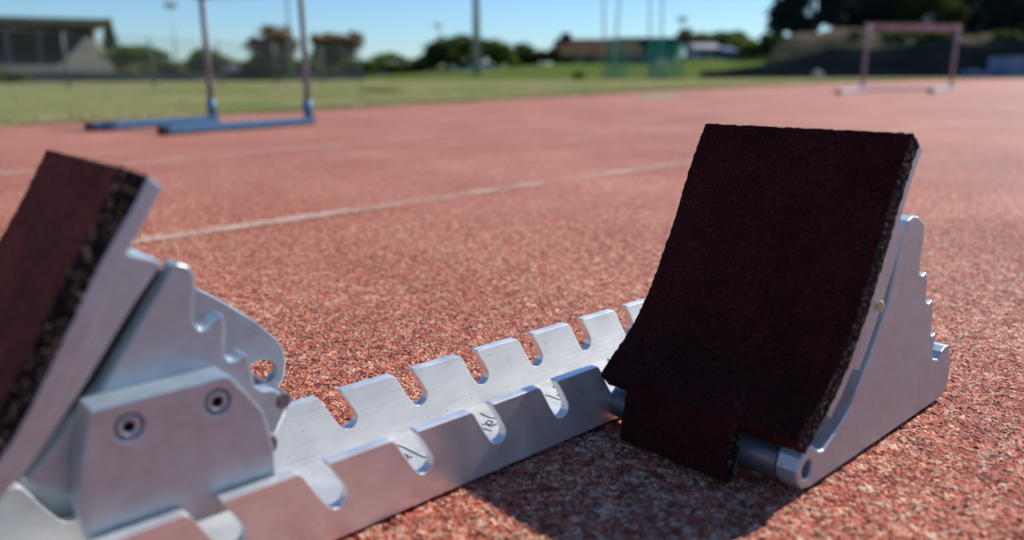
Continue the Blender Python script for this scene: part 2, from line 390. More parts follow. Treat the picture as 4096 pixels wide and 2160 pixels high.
def slab(name, front, back, v0, v1, mats, parent, ns, nv, nt_=3, jit=0.0, tongue=None, bevel=None, smooth=False):
    """closed curved plate: profiles front/back in (u,z), spread from v0 to v1. mats [face, side]"""
    verts = []; faces = []; fm = []
    def part(front, back, v0, v1, ns, nv, joff):
        F = resample(front, ns); B = resample(back, ns); base = len(verts)
        idx = {}
        def vid(i, j, k):
            key = (i, j, k)
            if key not in idx:
                p = F[i].lerp(B[i], k / (nt_ - 1)); v = v0 + (v1 - v0) * j / (nv - 1)
                q = Vector((p.x, v, p.y))
                if jit:
                    nn = (F[i] - B[i]).normalized()
                    a = noise.noise(q * 420) + .6 * noise.noise(q * 900 + Vector((3, 1, 7)))
                    if k == 0: q += Vector((nn.x, 0, nn.y)) * a * jit * .55
                    if j in (0, nv - 1): q.y += (1 if j else -1) * noise.noise(q * 350 + Vector((9, 9, 2))) * jit * 1.3
                    if i in (0, ns - 1):
                        dd = (F[0] - F[1]).normalized() if i == 0 else (F[-1] - F[-2]).normalized()
                        q += Vector((dd.x, 0, dd.y)) * (noise.noise(q * 300 + Vector((5, 2, 2))) + .7 * noise.noise(q * 700)) * jit * 1.25
                idx[key] = len(verts); verts.append(q)
            return idx[key]
        def quad(a, b, c, d, mi): faces.append((a, b, c, d)); fm.append(mi)
        capm = 0 if tongue else 1
        for i in range(ns - 1):
            for j in range(nv - 1):
                quad(vid(i, j, 0), vid(i + 1, j, 0), vid(i + 1, j + 1, 0), vid(i, j + 1, 0), 0)
                kk = nt_ - 1
                quad(vid(i, j, kk), vid(i, j + 1, kk), vid(i + 1, j + 1, kk), vid(i + 1, j, kk), 1)
        for k in range(nt_ - 1):
            for i in range(ns - 1):
                quad(vid(i, 0, k), vid(i, 0, k + 1), vid(i + 1, 0, k + 1), vid(i + 1, 0, k), 1)
                j = nv - 1
                quad(vid(i, j, k), vid(i + 1, j, k), vid(i + 1, j, k + 1), vid(i, j, k + 1), 1)
            for j in range(nv - 1):
                quad(vid(0, j, k), vid(0, j + 1, k), vid(0, j + 1, k + 1), vid(0, j, k + 1), 1)
                i = ns - 1
                quad(vid(i, j, k), vid(i, j, k + 1), vid(i, j + 1, k + 1), vid(i, j + 1, k), capm)
    part(front, back, v0, v1, ns, nv, 0)
    if tongue:
        tf, tb, tv0, tv1 = tongue
        part(tf, tb, tv0, tv1, max(4, ns // 4), max(4, int(nv * abs((tv1 - tv0) / (v1 - v0)))), 1)
    return build(name, verts, faces, mats, parent, smooth=smooth, fm=fm, bevel=bevel)

def at(px, py, D):
    """the point D metres ahead that stands at this place of the 4096 x 2160 photograph"""
    d = CR * ((px - 2048) / 3215.5) + CU * ((1080 - py) / 3215.5) + CF
    return Vector((0, 0, CAMZ)) + d * (D / d.y)

def gp(px, py, z=0.0):
    d = CR * ((px - 2048) / 3215.5) + CU * ((1080 - py) / 3215.5) + CF
    return Vector((0, 0, CAMZ)) + d * ((z - CAMZ) / d.z)

# ------------------------------------------------------------------ ground
def spaced(lo, hi, fine_lo, fine_hi, step, g=1.06):
    xs = []; x = fine_lo
    while x <= fine_hi: xs.append(x); x += step
    s = step; x = xs[-1]
    while x < hi: s *= g; x += s; xs.append(min(x, hi))
    s = step; x = xs[0]; left = []
    while x > lo: s *= g; x -= s; left.append(max(x, lo))
    return left[::-1] + xs

import numpy as np
def make_track():
    X = np.array(spaced(-300, 900, -.42, .95, .0016, 1.045)); Y = np.array(spaced(-60, 900, .30, 1.35, .0016, 1.03))
    nx, ny = len(X), len(Y)
    co = np.zeros((ny, nx, 3), dtype=np.float32); co[:, :, 0] = X[None, :]; co[:, :, 1] = Y[:, None]
    me = bpy.data.meshes.new('track')
    me.vertices.add(nx * ny); me.vertices.foreach_set('co', co.ravel())
    i = np.arange((ny - 1) * (nx - 1)); r = i // (nx - 1); c = i % (nx - 1); a = r * nx + c
    q = np.stack([a, a + 1, a + nx + 1, a + nx], 1).astype(np.int32)
    me.loops.add(q.size); me.loops.foreach_set('vertex_index', q.ravel())
    me.polygons.add(len(q)); me.polygons.foreach_set('loop_start', np.arange(0, q.size, 4, dtype=np.int32))
    me.update(calc_edges=True); me.validate()
    me.polygons.foreach_set('use_smooth', np.ones(len(q), dtype=bool))
    me.materials.append(MT['track'])
    o = bpy.data.objects.new('running_track', me); COL.objects.link(o); tag(o, kind='structure')
    return o
make_track()

# field of dry grass beyond the track's inner edge
EDGE = [(-120, -160), (-12, -12), (-5.2, 0.1), (-2.72, 4.3), (-1.41, 6.5), (.55, 10.0), (2.79, 13.96), (5.9, 19.1), (9.66, 24.6), (16.5, 33.2), (26.7, 43), (60, 66), (140, 110), (420, 230), (900, 420)]
def edge_strip(off0, off1, z0, z1, name, m_, kind='structure', thick=True):
    P = [Vector(p) for p in EDGE]; vs = []; fs = []
    for i, p in enumerate(P):
        d = (P[min(i + 1, len(P) - 1)] - P[max(i - 1, 0)]).normalized(); nn = Vector((-d.y, d.x))
        for o_, z in ((off0, z0), (off1, z1)):
            q = p + nn * o_; vs.append((q.x, q.y, z))
    for i in range(len(P) - 1): fs.append((2 * i, 2 * i + 2, 2 * i + 3, 2 * i + 1))
    o = build(name, vs, fs, m_); tag(o, kind=kind); return o
def make_field():
    P = [Vector(p) for p in EDGE]
    # finer edge
    Q = []
    for a, b in zip(P[1:-3], P[2:-2]):
        k = max(2, int((b - a).length / .12)) if a.y < 25 else 6
        for i in range(k):
            t = i / k; p = a.lerp(b, t); d = (b - a).normalized(); nn = Vector((-d.y, d.x))
            Q.append(p + nn * (noise.noise(Vector((p.x * 3, p.y * 3, 0))) * .09 + noise.noise(Vector((p.x * 11, p.y * 11, 4))) * .03))
    Q = [P[0]] + Q + P[-3:]
    far = [(-900, -160), (-900, 900), (900, 900)]
    vs = [(q.x, q.y, .014) for q in Q]; n = len(vs)
    vs += [(-900, 900, .014)]
    fs = [(i, i + 1, n) for i in range(n - 1)] + []
    vs += [(-900, -160, .014)]; fs.append((0, n, n + 1))
    # small turf lip
    m0 = len(vs); vs += [(q.x, q.y, -.01) for q in Q]
    fs += [(i, m0 + i, m0 + i + 1, i + 1) for i in range(n - 1)]
    o = build('grass_field', vs, fs, MT['grass']); tag(o, kind='structure')
    # blades along the edge and over the near field
    vv = []; ff = []
    rnd = random.Random(3)
    for _ in range(16000):
        if rnd.random() < .45:
            k = rnd.randrange(2, len(Q) - 30); p = Q[k]; o_ = abs(rnd.gauss(0, .12)); px, py = p.x - .85 * o_ - .02, p.y + .5 * o_
        else:
            px, py = rnd.uniform(-7, 4), rnd.uniform(3, 20)
            # left of the edge line only
            ok = True
            for a, b in zip(P, P[1:]):
                if a.y <= py <= b.y:
                    if px > a.x + (b.x - a.x) * (py - a.y) / (b.y - a.y) - .08: ok = False
            if not ok: continue
        h_ = rnd.uniform(.012, .045); an = rnd.uniform(0, pi); wd = rnd.uniform(.002, .005)
        lx, ly = rnd.gauss(0, .012), rnd.gauss(0, .012); b0 = len(vv)
        vv += [(px - cos(an) * wd, py - sin(an) * wd, .012), (px + cos(an) * wd, py + sin(an) * wd, .012), (px + lx, py + ly, .012 + h_)]
        ff.append((b0, b0 + 1, b0 + 2))
    g = build('grass_blades', vv, ff, MT['blade']); tag(g, 'short dry grass blades along the inner edge of the red track', kind='stuff')
make_field()

def line_strip(name, pts, wd, z=.0008):
    P = [Vector((p[0], p[1])) for p in pts]; vs = []; fs = []
    for i, p in enumerate(P):
        d = (P[min(i + 1, len(P) - 1)] - P[max(i - 1, 0)]).normalized(); nn = Vector((-d.y, d.x)) * wd / 2
        vs += [(p.x - nn.x, p.y - nn.y, z), (p.x + nn.x, p.y + nn.y, z)]
    fs = [(2 * i, 2 * i + 2, 2 * i + 3, 2 * i + 1) for i in range(len(P) - 1)]
    o = build(name, vs, fs, MT['line']); tag(o, kind='structure'); return o
line_strip('lane_line', [(-3.4, -1.4), (-.58, 1.25), (.48, 2.34), (2.47, 4.45), (3.2, 5.1), (9, 11)], .05)
line_strip('lane_line', [(-3.0, 0.4), (-1.38, 2.17), (-1.06, 2.50), (-.4, 3.45), (1.4, 5.9), (4.2, 9.8), (10, 17)], .05)
line_strip('lane_line', [(-2.66, 4.1), (-1.30, 6.45), (.70, 9.95), (2.95, 13.9), (6.1, 19.0), (9.9, 24.4), (17, 33)], .06)
line_strip('painted_mark', [gp(2565, 519)[:2], gp(2745, 513)[:2]], .16)
line_strip('painted_mark', [gp(2235, 562)[:2], gp(2365, 557)[:2]], .08)
# sandy worn patch beside the track edge
pp = [gp(x, y) for x, y in ((2540, 392), (2570, 378), (2680, 372), (2740, 380), (2700, 394), (2600, 401))]
o = build('bare_sand_patch', [(p.x, p.y, .003) for p in pp], [tuple(range(6))], mat('pale sand', (.36, .29, .21), .95)); tag(o, kind='structure')

# ------------------------------------------------------------------ starting block
D0 = 0.35989
RT, RW, RH = 0.0073, 0.0922, 0.0476
nvec = Vector((-cos(PHI), sin(PHI), 0))
SB = thing('starting_block', nvec * D0, 'silver aluminium sprint starting block with two dark rubber foot pads', 'starting block', rz=pi / 2 - PHI)
U0, STEP = 0.19465, 0.05873
UA, UB = -.22, 0.80
def wall_outline(far=0.0):
    pts = [(UA, .0035), (UB, .0035), (UB, RH)]
    k = 10
    for i in range(k, -7, -1):
        c = U0 + i * STEP + (far if i == -2 else 0)
        if c + .01 > UB or c - .02 < UA: continue
        pts += [(c - .0003, RH), (c - .0012, RH - .0007), (c + .0050, .0375), (c + .0097, .0288), (c + .0103, .0262), (c + .0095, .0228), (c + .0072, .0202), (c + .0038, .0192),
                (c + .0005, .0199), (c - .0022, .0220), (c - .0040, .0246), (c - .0090, .0325), (c - .0158, .0445), (c - .0172, RH - .0012), (c - .0190, RH)]
    pts.append((UA, RH))
    return pts
ol = wall_outline()
# one extrusion: floor with two slotted walls
bm = bmesh.new()
def add_prism(bm, outline, y0, y1):
    vs = [bm.verts.new((p[0], y0, p[1])) for p in outline]
    ed = [bm.edges.new((vs[i], vs[(i + 1) % len(vs)])) for i in range(len(vs))]
    old = set(bm.faces)
    bmesh.ops.triangle_fill(bm, use_beauty=True, edges=ed)
    top = [f for f in bm.faces if f not in old]
    mp = {v: bm.verts.new((v.co.x, y1, v.co.z)) for v in vs}
    for f in top: bm.faces.new([mp[v] for v in reversed(f.verts)])
    for i in range(len(vs)):
        a, b = vs[i], vs[(i + 1) % len(vs)]; bm.faces.new((a, b, mp[b], mp[a]))
add_prism(bm, ol, 0, RT); add_prism(bm, wall_outline(.006), RW - RT, RW)
add_box(bm, ((UA + UB) / 2, RW / 2, .00225), (UB - UA + .0006, RW - .0006, .0030))
rail = from_bm('rail', bm, MT['alu'], SB, bevel=.0007)
# pen scribbles on the channel floor
def to_local(P):
    q = P - nvec * D0; e = Vector((sin(PHI), cos(PHI), 0)); return Vector((q.dot(e), q.dot(nvec), q.z))
bm = bmesh.new()
def pen(pts, r=.00035):
    L_ = [to_local(gp(x, y, .0042)) for x, y in pts]
    for a, b in zip(L_, L_[1:]): add_bar(bm, a, b, r * 2, .0002)
D_ = lambda x, y: (1500 + x / 2.0575, 1500 + y / 2.0575)
pen([D_(180, 573), D_(230, 590), D_(300, 625), D_(370, 660), D_(440, 685)])
pen([D_(250, 650), D_(275, 668), D_(268, 690)]); pen([D_(285, 680), D_(310, 665)])
pen([D_(870, 313), D_(910, 335), D_(960, 352), D_(1000, 355)])
pen([D_(935, 372), D_(915, 388), D_(925, 405), D_(960, 402), D_(970, 385), D_(945, 374), D_(935, 372)])
pen([D_(930, 405), D_(950, 418), D_(975, 412), D_(1005, 400)]); pen([D_(880, 405), D_(915, 402)]); pen([D_(885, 435), D_(920, 448), D_(965, 460)])
pen([D_(1400, 160), D_(1450, 175), D_(1500, 195), D_(1540, 203)]); pen([D_(1465, 92), D_(1480, 103)], .0005); pen([D_(1505, 160), D_(1515, 170)], .0006)
tag(from_bm('pen_marks', bm, MT['ink'], rail), 'scribbled black pen strokes on the channel floor')

# --- right foot rest -------------------------------------------------------
def offset(P, d):
    P = [Vector((p[0], p[1])) for p in P]; out = []
    for i, p in enumerate(P):
        t = (P[min(i + 1, len(P) - 1)] - P[max(i - 1, 0)]).normalized(); nn = Vector((-t.y, t.x))
        out.append(p + nn * d)
    return [(q.x, q.y) for q in out]
RF = [(.5308, .2140), (.5225, .2010), (.5140, .1850), (.5060, .1680), (.4985, .1500), (.4915, .1350), (.4830, .1190), (.4735, .1020), (.4630, .0860), (.4510, .0710), (.4395, .0610), (.4270, .0510), (.4175, .0435), (.4145, .0405)]
# moving along the profile from the top down, -normal points forward (+u): offset by +d goes forward
RB = offset(RF, .0150)
RC = offset(RF, .0225)
TF = [(.4190, .0447), (.4155, .0405), (.4130, .0330), (.4105, .0240), (.4085, .0140), (.4075, .0015)]
TB = offset(TF, .012)
TC = offset(TF, .016)
V0, V1 = -.152, .0005
plate = slab('foot_plate', RB[:-3], RC[:-3], V0, V1, [MT['alu_cast'], MT['alu_cast']], SB, 40, 3, 2, tongue=([(TB[0][0] , TB[0][1])] + TB[1:], TC, -.1080, -.0275))
plate['label'] = 'front foot plate, fully backed by its dark rubber pad'
pad = slab('rubber_pad', RF, RB, V0 - .0004, V1 + .0004, [MT['pad'], MT['padside']], plate, 190, 130, 9, jit=.0006, tongue=(TF, TB, -.1100, -.0250))
# raised rib behind the plate
RD = [(.5480, .1600), (.5420, .1480), (.5335, .1290), (.5240, .1090), (.5130, .0900), (.5000, .0720), (.4860, .0570), (.4700, .0440), (.4560, .0330)]
def between(P, z):   # u on profile at height z
    for a, b in zip(P, P[1:]):
        if (a[1] - z) * (b[1] - z) <= 0 and a[1] != b[1]: return a[0] + (b[0] - a[0]) * (z - a[1]) / (b[1] - a[1])
    return P[-1][0]
rib_f = [(between(RC, z) + .0003, z) for z in (.1575, .145, .13, .115, .10, .088, .078, .070)]
rib_b = [(a + .012, b - .004) for a, b in rib_f]
rb = slab('plate_rib', rib_f, rib_b, V0 + .001, -.012, [MT['alu_cast'], MT['alu_cast']], plate, 24, 2, 2)
# notched side plates (near and far), outline in (u, z)
SP = [(.5430, .1490), (.5490, .1555), (.5570, .1578), (.5660, .1562), (.5740, .1520), (.5785, .1458), (.5790, .1354), (.5771, .1242), (.5786, .1144), (.5858, .1116), (.5910, .1134),
      (.5950, .1052), (.5960, .0962), (.5966, .0906), (.6033, .0876), (.6082, .0895), (.6130, .0807), (.6141, .0679), (.6138, .0617), (.6190, .0594), (.6237, .0612),
      (.6241, .0553), (.6222, .0476), (.6244, .0400), (.6355, .0367), (.6411, .0419), (.6477, .0445), (.6554, .0439), (.6602, .0336), (.6640, .0172), (.6620, .0080), (.6560, .0030), (.6480, .0012),
      (.4420, .0008), (.4320, .0030), (.4262, .0090), (.4245, .0165), (.4275, .0245), (.4331, .0300), (.4419, .0289), (.4500, .0225), (.4567, .0209),
      (.4696, .0277), (.4884, .0414), (.5082, .0680), (.5200, .0860), (.5316, .1043)]
hc = (.4365, .0148)
def circle(c, r, n=20): return [(c[0] + r * cos(2 * pi * i / n), c[1] + r * sin(2 * pi * i / n)) for i in range(n)]
for a, b in ((-.149, -.134), (-.030, -.020)):
    prism('notched_side_plate', SP, a, b, MT['alu_cast'], SB, holes=[circle(hc, .0062)], bevel=.0012)
# cross tube through both noses
bm = bmesh.new()
def add_pipe(bm, y0, y1, c, ro, ri, n=28):
    R = [[bm.verts.new((c[0] + r * cos(2 * pi * i / n), y, c[1] + r * sin(2 * pi * i / n))) for i in range(n)] for r, y in ((ro, y0), (ro, y1), (ri, y1), (ri, y0))]
    for k in range(4):
        A, B = R[k], R[(k + 1) % 4]
        for i in range(n):
            j = (i + 1) % n; bm.faces.new((A[i], A[j], B[j], B[i]))
add_pipe(bm, -.1335, .0, (.4365, .0145), .0120, .0063)
from_bm('cross_tube', bm, MT['steel'], SB, smooth=False)
bm = bmesh.new(); add_box(bm, (.4600, -.0815, .0235), (.0030, .1040, .0430)); from_bm('sun_block_plate', bm, MT['alu_cast'], SB, bevel=.0006)  # added unseen plate that stops sun leaking under the right pad
# yellow glue drop on the plate's edge
bm = bmesh.new()
bmesh.ops.create_icosphere(bm, subdivisions=2, radius=.0028)
for v in bm.verts:
    v.co = Vector((v.co.x * .8, v.co.y * .8, v.co.z * 1.5)); v.co += Vector((.5075, -.1535, .1055))
from_bm('glue_drop', bm, MT['glue'], SB, smooth=True)

# --- left foot rest --------------------------------------------------------
LF = [(.1065, .2132), (.0970, .1965), (.0895, .1840), (.0815, .1725), (.0745, .1605), (.0665, .1455), (.0555, .1290), (.0440, .1120), (.0310, .0960), (.0150, .0830), (-.0050, .0730), (-.0250, .0660)]
LB = [(.1178, .2088), (.1092, .1950), (.1027, .1860), (.0965, .1768), (.0905, .1672), (.0842, .1560), (.0745, .1400), (.0620, .1190), (.0478, .0985), (.0300, .0825), (.0070, .0700), (-.0180, .0610)]
LC = [(.1238, .2036), (.1145, .1885), (.1078, .1792), (.1010, .1690), (.0950, .1580), (.0880, .1440), (.0750, .1235), (.0620, .1050), (.0480, .0915), (.0330, .0800), (.0120, .0670), (-.0130, .0560)]
LV0, LV1 = .002, .120
lplate = slab('foot_plate', LB, LC, LV0, LV1, [MT['alu_cast'], MT['alu_cast']], SB, 40, 3, 2, bevel=.0008)
lplate['label'] = 'rear foot plate, its bright edge showing beside the dark rubber pad'
slab('rubber_pad', LF, LB, LV0 - .0004, LV1 + .0004, [MT['pad_lit'], MT['padside']], lplate, 160, 90, 9, jit=.0007)
lr_f = [(between(LC, z) + .0003, z) for z in (.1755, .165, .155, .1440, .1235, .1050, .0915, .0800)]
lr_b = [(.1245, .1675), (.1140, .1558), (.1052, .1448), (.0965, .1333), (.0822, .1143), (.0692, .0983), (.0562, .0843), (.0442, .0733)]
slab('plate_rib', lr_f, lr_b, .014, .105, [MT['alu_cast'], MT['alu_cast']], lplate, 24, 2, 2, bevel=.001)
# near notched plate standing above the clamp block
NP = [(.1325, .1590), (.1335, .1620), (.1370, .1620), (.1415, .1600), (.1439, .1555), (.1441, .1492), (.1418, .1393), (.1414, .1314), (.1440, .1270), (.1475, .1272), (.1505, .1300),
      (.1560, .1335), (.1572, .1264), (.1556, .1168), (.1553, .1108), (.1575, .1073), (.1615, .1066), (.1650, .1092), (.1672, .1080), (.1685, .1020), (.1700, .0900), (.1740, .0860), (.1800, .0850), (.1840, .0820), (.1865, .0790), (.1860, .0700), (.1800, .0600),
      (.1700, .0540), (.0830, .0500), (.0770, .0600), (.0700, .0660), (.0625, .0710), (.0600, .0745), (.0704, .0847), (.0813, .0956), (.0960, .1090), (.1080, .1250), (.1200, .1415)]
prism('notched_side_plate', NP, .0300, .0420, MT['alu_cast'], SB, bevel=.0014)
prism('groove_shade_web', [(.1262, .1640), (.1335, .1560), (.1200, .1380), (.1080, .1200), (.0960, .1060), (.0700, .0700), (.0560, .0720), (.0640, .0820), (.0770, .0955), (.0900, .1110), (.1045, .1300), (.1130, .1420), (.1210, .1530)], .0430, .0450, MT['web'], SB)  # added thin sheet whose dark colour stands in for shade in the groove
FP = [(.1400, .1420), (.1685, .1316), (.1850, .1190), (.2011, .1051), (.2096, .0955), (.2150, .0895), (.2185, .0825), (.2198, .0753), (.2178, .0640), (.2117, .0550), (.2058, .0491), (.1950, .0320), (.1850, .0060), (.1800, .0012),
      (.0760, .0012), (.0680, .0040), (.0630, .0110), (.0620, .0200), (.0635, .0320), (.0680, .0480), (.0760, .0660), (.0900, .0920), (.1200, .1250)]
SLOT = [(.1934, .0752), (.1985, .0775), (.2045, .0788), (.2095, .0772), (.2129, .0725), (.2118, .0672), (.2075, .0636), (.2010, .0630), (.1955, .0650), (.1930, .0700)]
prism('rear_side_plate', FP, .0945, .1015, MT['alu_cast'], SB, holes=[SLOT], bevel=.0010)
# clamp block with two countersunk socket screws
CB = [(.0850, .1070), (.0900, .1072), (.1440, .1072), (.1485, .1070), (.1560, .0965), (.1645, .0835), (.1672, .0720), (.1687, .0590), (.1690, .0440), (.1690, .0350), (.0800, .0350), (.0785, .0440), (.0762, .0580), (.0778, .0780), (.0815, .0920)]
B1, B2 = (.1003, .0945), (.1418, .0948)
cb = prism('clamp_block', CB, .0105, .0290, MT['alu_cast'], SB, holes=[circle(B1, .0066, 24), circle(B2, .0066, 24)], bevel=.0011)
def screw(c):
    bm = bmesh.new(); n = 24
    prof = [(.00655, .0135), (.0057, .0128), (.0052, .0108), (.0038, .0106), (.0032, .0111)]
    rings = []
    for k, (r, y) in enumerate(prof):
        rings.append([bm.verts.new((c[0] + r * cos(2 * pi * i / n), y, c[1] + r * sin(2 * pi * i / n))) for i in range(n)])
    rings.append([bm.verts.new((c[0] + .0029 * (1 - .10 * (i % 4 == 2)) * cos(2 * pi * i / n), .0112, c[1] + .0029 * (1 - .10 * (i % 4 == 2)) * sin(2 * pi * i / n))) for i in range(n)])
    rings.append([bm.verts.new((c[0] + .0028 * cos(2 * pi * i / n), .0155, c[1] + .0028 * sin(2 * pi * i / n))) for i in range(n)])
    for A, B in zip(rings, rings[1:]):
        for i in range(n):
            j = (i + 1) % n; bm.faces.new((A[i], A[j], B[j], B[i]))
    bm.faces.new(rings[-1])
    me = bpy.data.meshes.new('socket_screw'); bm.to_mesh(me); bm.free()
    me.materials.append(MT['alu_cast']); me.materials.append(MT['dark'])
    for p in me.polygons:
        if (p.center.y > .0121 and (Vector((p.center.x - c[0], p.center.z - c[1])).length < .0035)) or len(p.vertices) > 4: p.material_index = 1
    o = bpy.data.objects.new('socket_screw', me); COL.objects.link(o); o.parent = cb
screw(B1); screw(B2)
# locking pin and small stop lug
bm = bmesh.new(); add_tube(bm, (.1850, .0300, .0765), (.1850, .0940, .0765), .0050, n=20); from_bm('locking_pin', bm, MT['steel'], SB, smooth=False, bevel=.0006)
bm = bmesh.new(); add_tube(bm, (.1655, .0110, .0635), (.1655, .0280, .0635), .0060, n=20); from_bm('stop_lug', bm, MT['steel'], SB, bevel=.0008)

# ------------------------------------------------------------------ hurdles
def base_origin(pts):
    c = Vector((0, 0, 0))
    for p in pts: c += p
    c /= len(pts); c.z = 0; return c
def hurdle(label, L0, N0, Lt, Nt, h0, h1, tube, foot, th, board, m_tube, m_foot, m_sleeve, sleeve, stripes, bottom_bar):
    """L0,N0 post bases; Lt,Nt tips of their feet"""
    org = base_origin([L0, N0]); T = thing('hurdle', org, label, 'hurdle', 'hurdles on the track')
    fn = []
    for P, Q in ((L0, Lt), (N0, Nt)):
        d = (Q - P).normalized(); p = P - org; q = Q - org
        up = Vector((0, 0, 1)); hz = foot[1] / 2 + .002
        bm = bmesh.new(); add_bar(bm, p - d * .03 + up * hz, q + up * hz, foot[0], foot[1])
        f = from_bm('foot', bm, m_foot, T, bevel=.004)
        bm = bmesh.new(); add_bar(bm, q + up * hz, q + d * .03 + up * hz, foot[0] + .004, foot[1] + .002)
        from_bm('end_cap', bm, MT['black'], f, bevel=.003)
        bm = bmesh.new(); add_tube(bm, p + up * foot[1], p + up * h0[1], tube, n=16); pt = from_bm('upright', bm, m_tube, T, smooth=True)
        bm = bmesh.new(); add_tube(bm, p + up * (foot[1] * .6), p + up * sleeve, tube + .008, n=16); from_bm('sleeve', bm, m_sleeve, pt, smooth=True)
    a = L0 - org; b = N0 - org; d = (b - a).normalized(); z = (h0[0] + h0[1]) / 2
    bm = bmesh.new(); add_bar(bm, a - d * .05 + Vector((0, 0, z)), b + d * .05 + Vector((0, 0, z)), th, h0[1] - h0[0])
    o = from_bm('crossbar', bm, board[0], T, bevel=.004)
    if stripes:
        ln = (b - a).length + .1
        for k in range(3):
            c0 = a - d * .05 + d * ln * (.2 + .3 * k)
            bm = bmesh.new(); add_bar(bm, c0 + Vector((0, 0, z)), c0 + d * ln * .12 + Vector((0, 0, z)), th + .004, h0[1] - h0[0] + .003)
            from_bm('white_band', bm, board[1], o)
    if bottom_bar:
        bm = bmesh.new(); add_bar(bm, a + Vector((0, 0, foot[1] / 2)), b + Vector((0, 0, foot[1] / 2)), foot[0] * .7, foot[1] * .6); from_bm('bottom_bar', bm, m_foot, T)
    return T
hurdle('blue-footed hurdle with galvanised uprights, standing near the grass edge on the left', gp(852, 492), gp(1236, 498), gp(375, 522), gp(668, 539), (.665, .735), None, .0165, (.052, .036), .02,
       (MT['redboard'], MT['whiteboard']), MT['galv'], MT['blue'], MT['blue'], .13, True, False)
hurdle('whole faded red hurdle standing farther down the track on the right', gp(3449, 366), gp(3802, 362), gp(3352, 377), gp(3722, 373), (.885, .985), None, .026, (.075, .05), .035,
       (MT['pinkboard'], MT['pinkboard']), MT['pinktube'], MT['paleblue'], MT['paleblue'], .12, False, True)

# ------------------------------------------------------------------ trees
def leafcloud(blobs, n, size, org, seed, hollow=.5):
    rnd = random.Random(seed); vs = []; fs = []
    tot = sum(b[3] * b[4] for b in blobs)
    for (c, _, __, rx, rz) in blobs:
        k = int(n * rx * rz / tot)
        # sub clumps
        cl = []
        for _i in range(max(8, k // 45)):
            while True:
                q = Vector((rnd.uniform(-1, 1), rnd.uniform(-1, 1), rnd.uniform(-1, 1)))
                if hollow * rnd.random() < q.length < 1: break
            cl.append(q)
        for _i in range(k):
            q = rnd.choice(cl); s = .17
            p = Vector((q.x * rx, q.y * rx * .9, q.z * rz)) + Vector((rnd.gauss(0, s * rx), rnd.gauss(0, s * rx), rnd.gauss(0, s * .8 * rz)))
            p += c - org
            if p.z < .15: p.z = .15 + rnd.random() * .3
            a = Vector((rnd.gauss(0, 1), rnd.gauss(0, 1), rnd.gauss(0, 1))).normalized()
            b = a.cross(Vector((rnd.gauss(0, 1), rnd.gauss(0, 1), rnd.gauss(0, 1)))).normalized()
            sz = size * rnd.uniform(.5, 1.3); i0 = len(vs)
            vs += [p - a * sz, p - b * sz * .5, p + a * sz, p + b * sz * .5]; fs.append((i0, i0 + 1, i0 + 2, i0 + 3))
    return vs, fs
def tree(name, label, cat, D, blobs, base_px, m_leaf, n=1600, size=None, trunk=.018, group=None, hollow=.5, seed=None, limbs=True):
    """blobs: (px, py, rx_px, ry_px) as seen; base_px: x of the trunk foot"""
    sc = D / 3215.5
    org = at(base_px, 310, D); org.z = 0.0
    T = thing(name, org, label, cat, group or {'tall_pine': 'dark pines above the right bank', 'shrub': 'shrubs along the field'}.get(name, 'trees beyond the field'))
    B = []
    seed = seed or random.randrange(10**6); rnd = random.Random(seed)
    for (x, y, rx, ry) in blobs:
        c = at(x, y, D) + Vector((0, rnd.uniform(-.4, .4) * rx * sc, 0)); B.append((c, 0, 0, rx * sc, ry * sc))
    vs, fs = leafcloud(B, int(n * 2.6), size or D * .0025, org, seed, hollow)
    build('crown' if cat == 'tree' else 'foliage', vs, fs, m_leaf, T)
    bm = bmesh.new()
    top = max(B, key=lambda b: b[3] * b[4])[0] - org
    r = max(.05, trunk * D * .1)
    mid = Vector((top.x * .35, 0, max(.3, top.z * .55)))
    add_tube(bm, (0, 0, -.1), mid, r, r * .75, 9)
    for b in B:
        add_tube(bm, mid, b[0] - org + Vector((0, 0, b[4] * .3)), r * .55, r * .15, 7)
        if limbs:
            for _ in range(4):
                q = b[0] - org; t = q + Vector((rnd.uniform(-.7, .7) * b[3], rnd.uniform(-.6, .6) * b[3], rnd.uniform(.0, .7) * b[4]))
                add_tube(bm, mid.lerp(q, rnd.uniform(.4, .9)), t, r * .25, r * .08, 5)
    from_bm('trunk' if cat == 'tree' else 'stem', bm, MT['bark'], T)
    return T

# a conical pine
def pine(name, label, px, D, y_top, y_bot, halfw, m_leaf, seed=5):
    sc = D / 3215.5; org = at(px, 310, D); org.z = 0; T = thing(name, org, label, 'tree')
    rnd = random.Random(seed); zt = at(px, y_top, D).z; zb = at(px, y_bot, D).z; vs = []; fs = []
    for k in range(11):
        t = k / 10; z = zb + (zt - zb) * t; R = halfw * sc * (1 - t) + .15
        for a in range(11):
            an = a / 11 * 2 * pi + k * .4
            for s in range(12):
                rr = R * (s + 1) / 12; p = Vector((cos(an) * rr, sin(an) * rr, z + rr * .12 + rnd.gauss(0, .12)))
                a1 = Vector((rnd.gauss(0, 1), rnd.gauss(0, 1), rnd.gauss(0, .5))).normalized(); b1 = a1.cross(Vector((rnd.gauss(0, 1), rnd.gauss(0, 1), 1))).normalized()
                i0 = len(vs); z_ = D * .0032; vs += [p - a1 * z_, p - b1 * z_ * .5, p + a1 * z_, p + b1 * z_ * .5]; fs.append((i0, i0 + 1, i0 + 2, i0 + 3))
    build('crown', vs, fs, m_leaf, T)
    bm = bmesh.new(); add_tube(bm, (0, 0, -.1), (0, 0, zt), .22, .04, 8); from_bm('trunk', bm, MT['bark'], T)

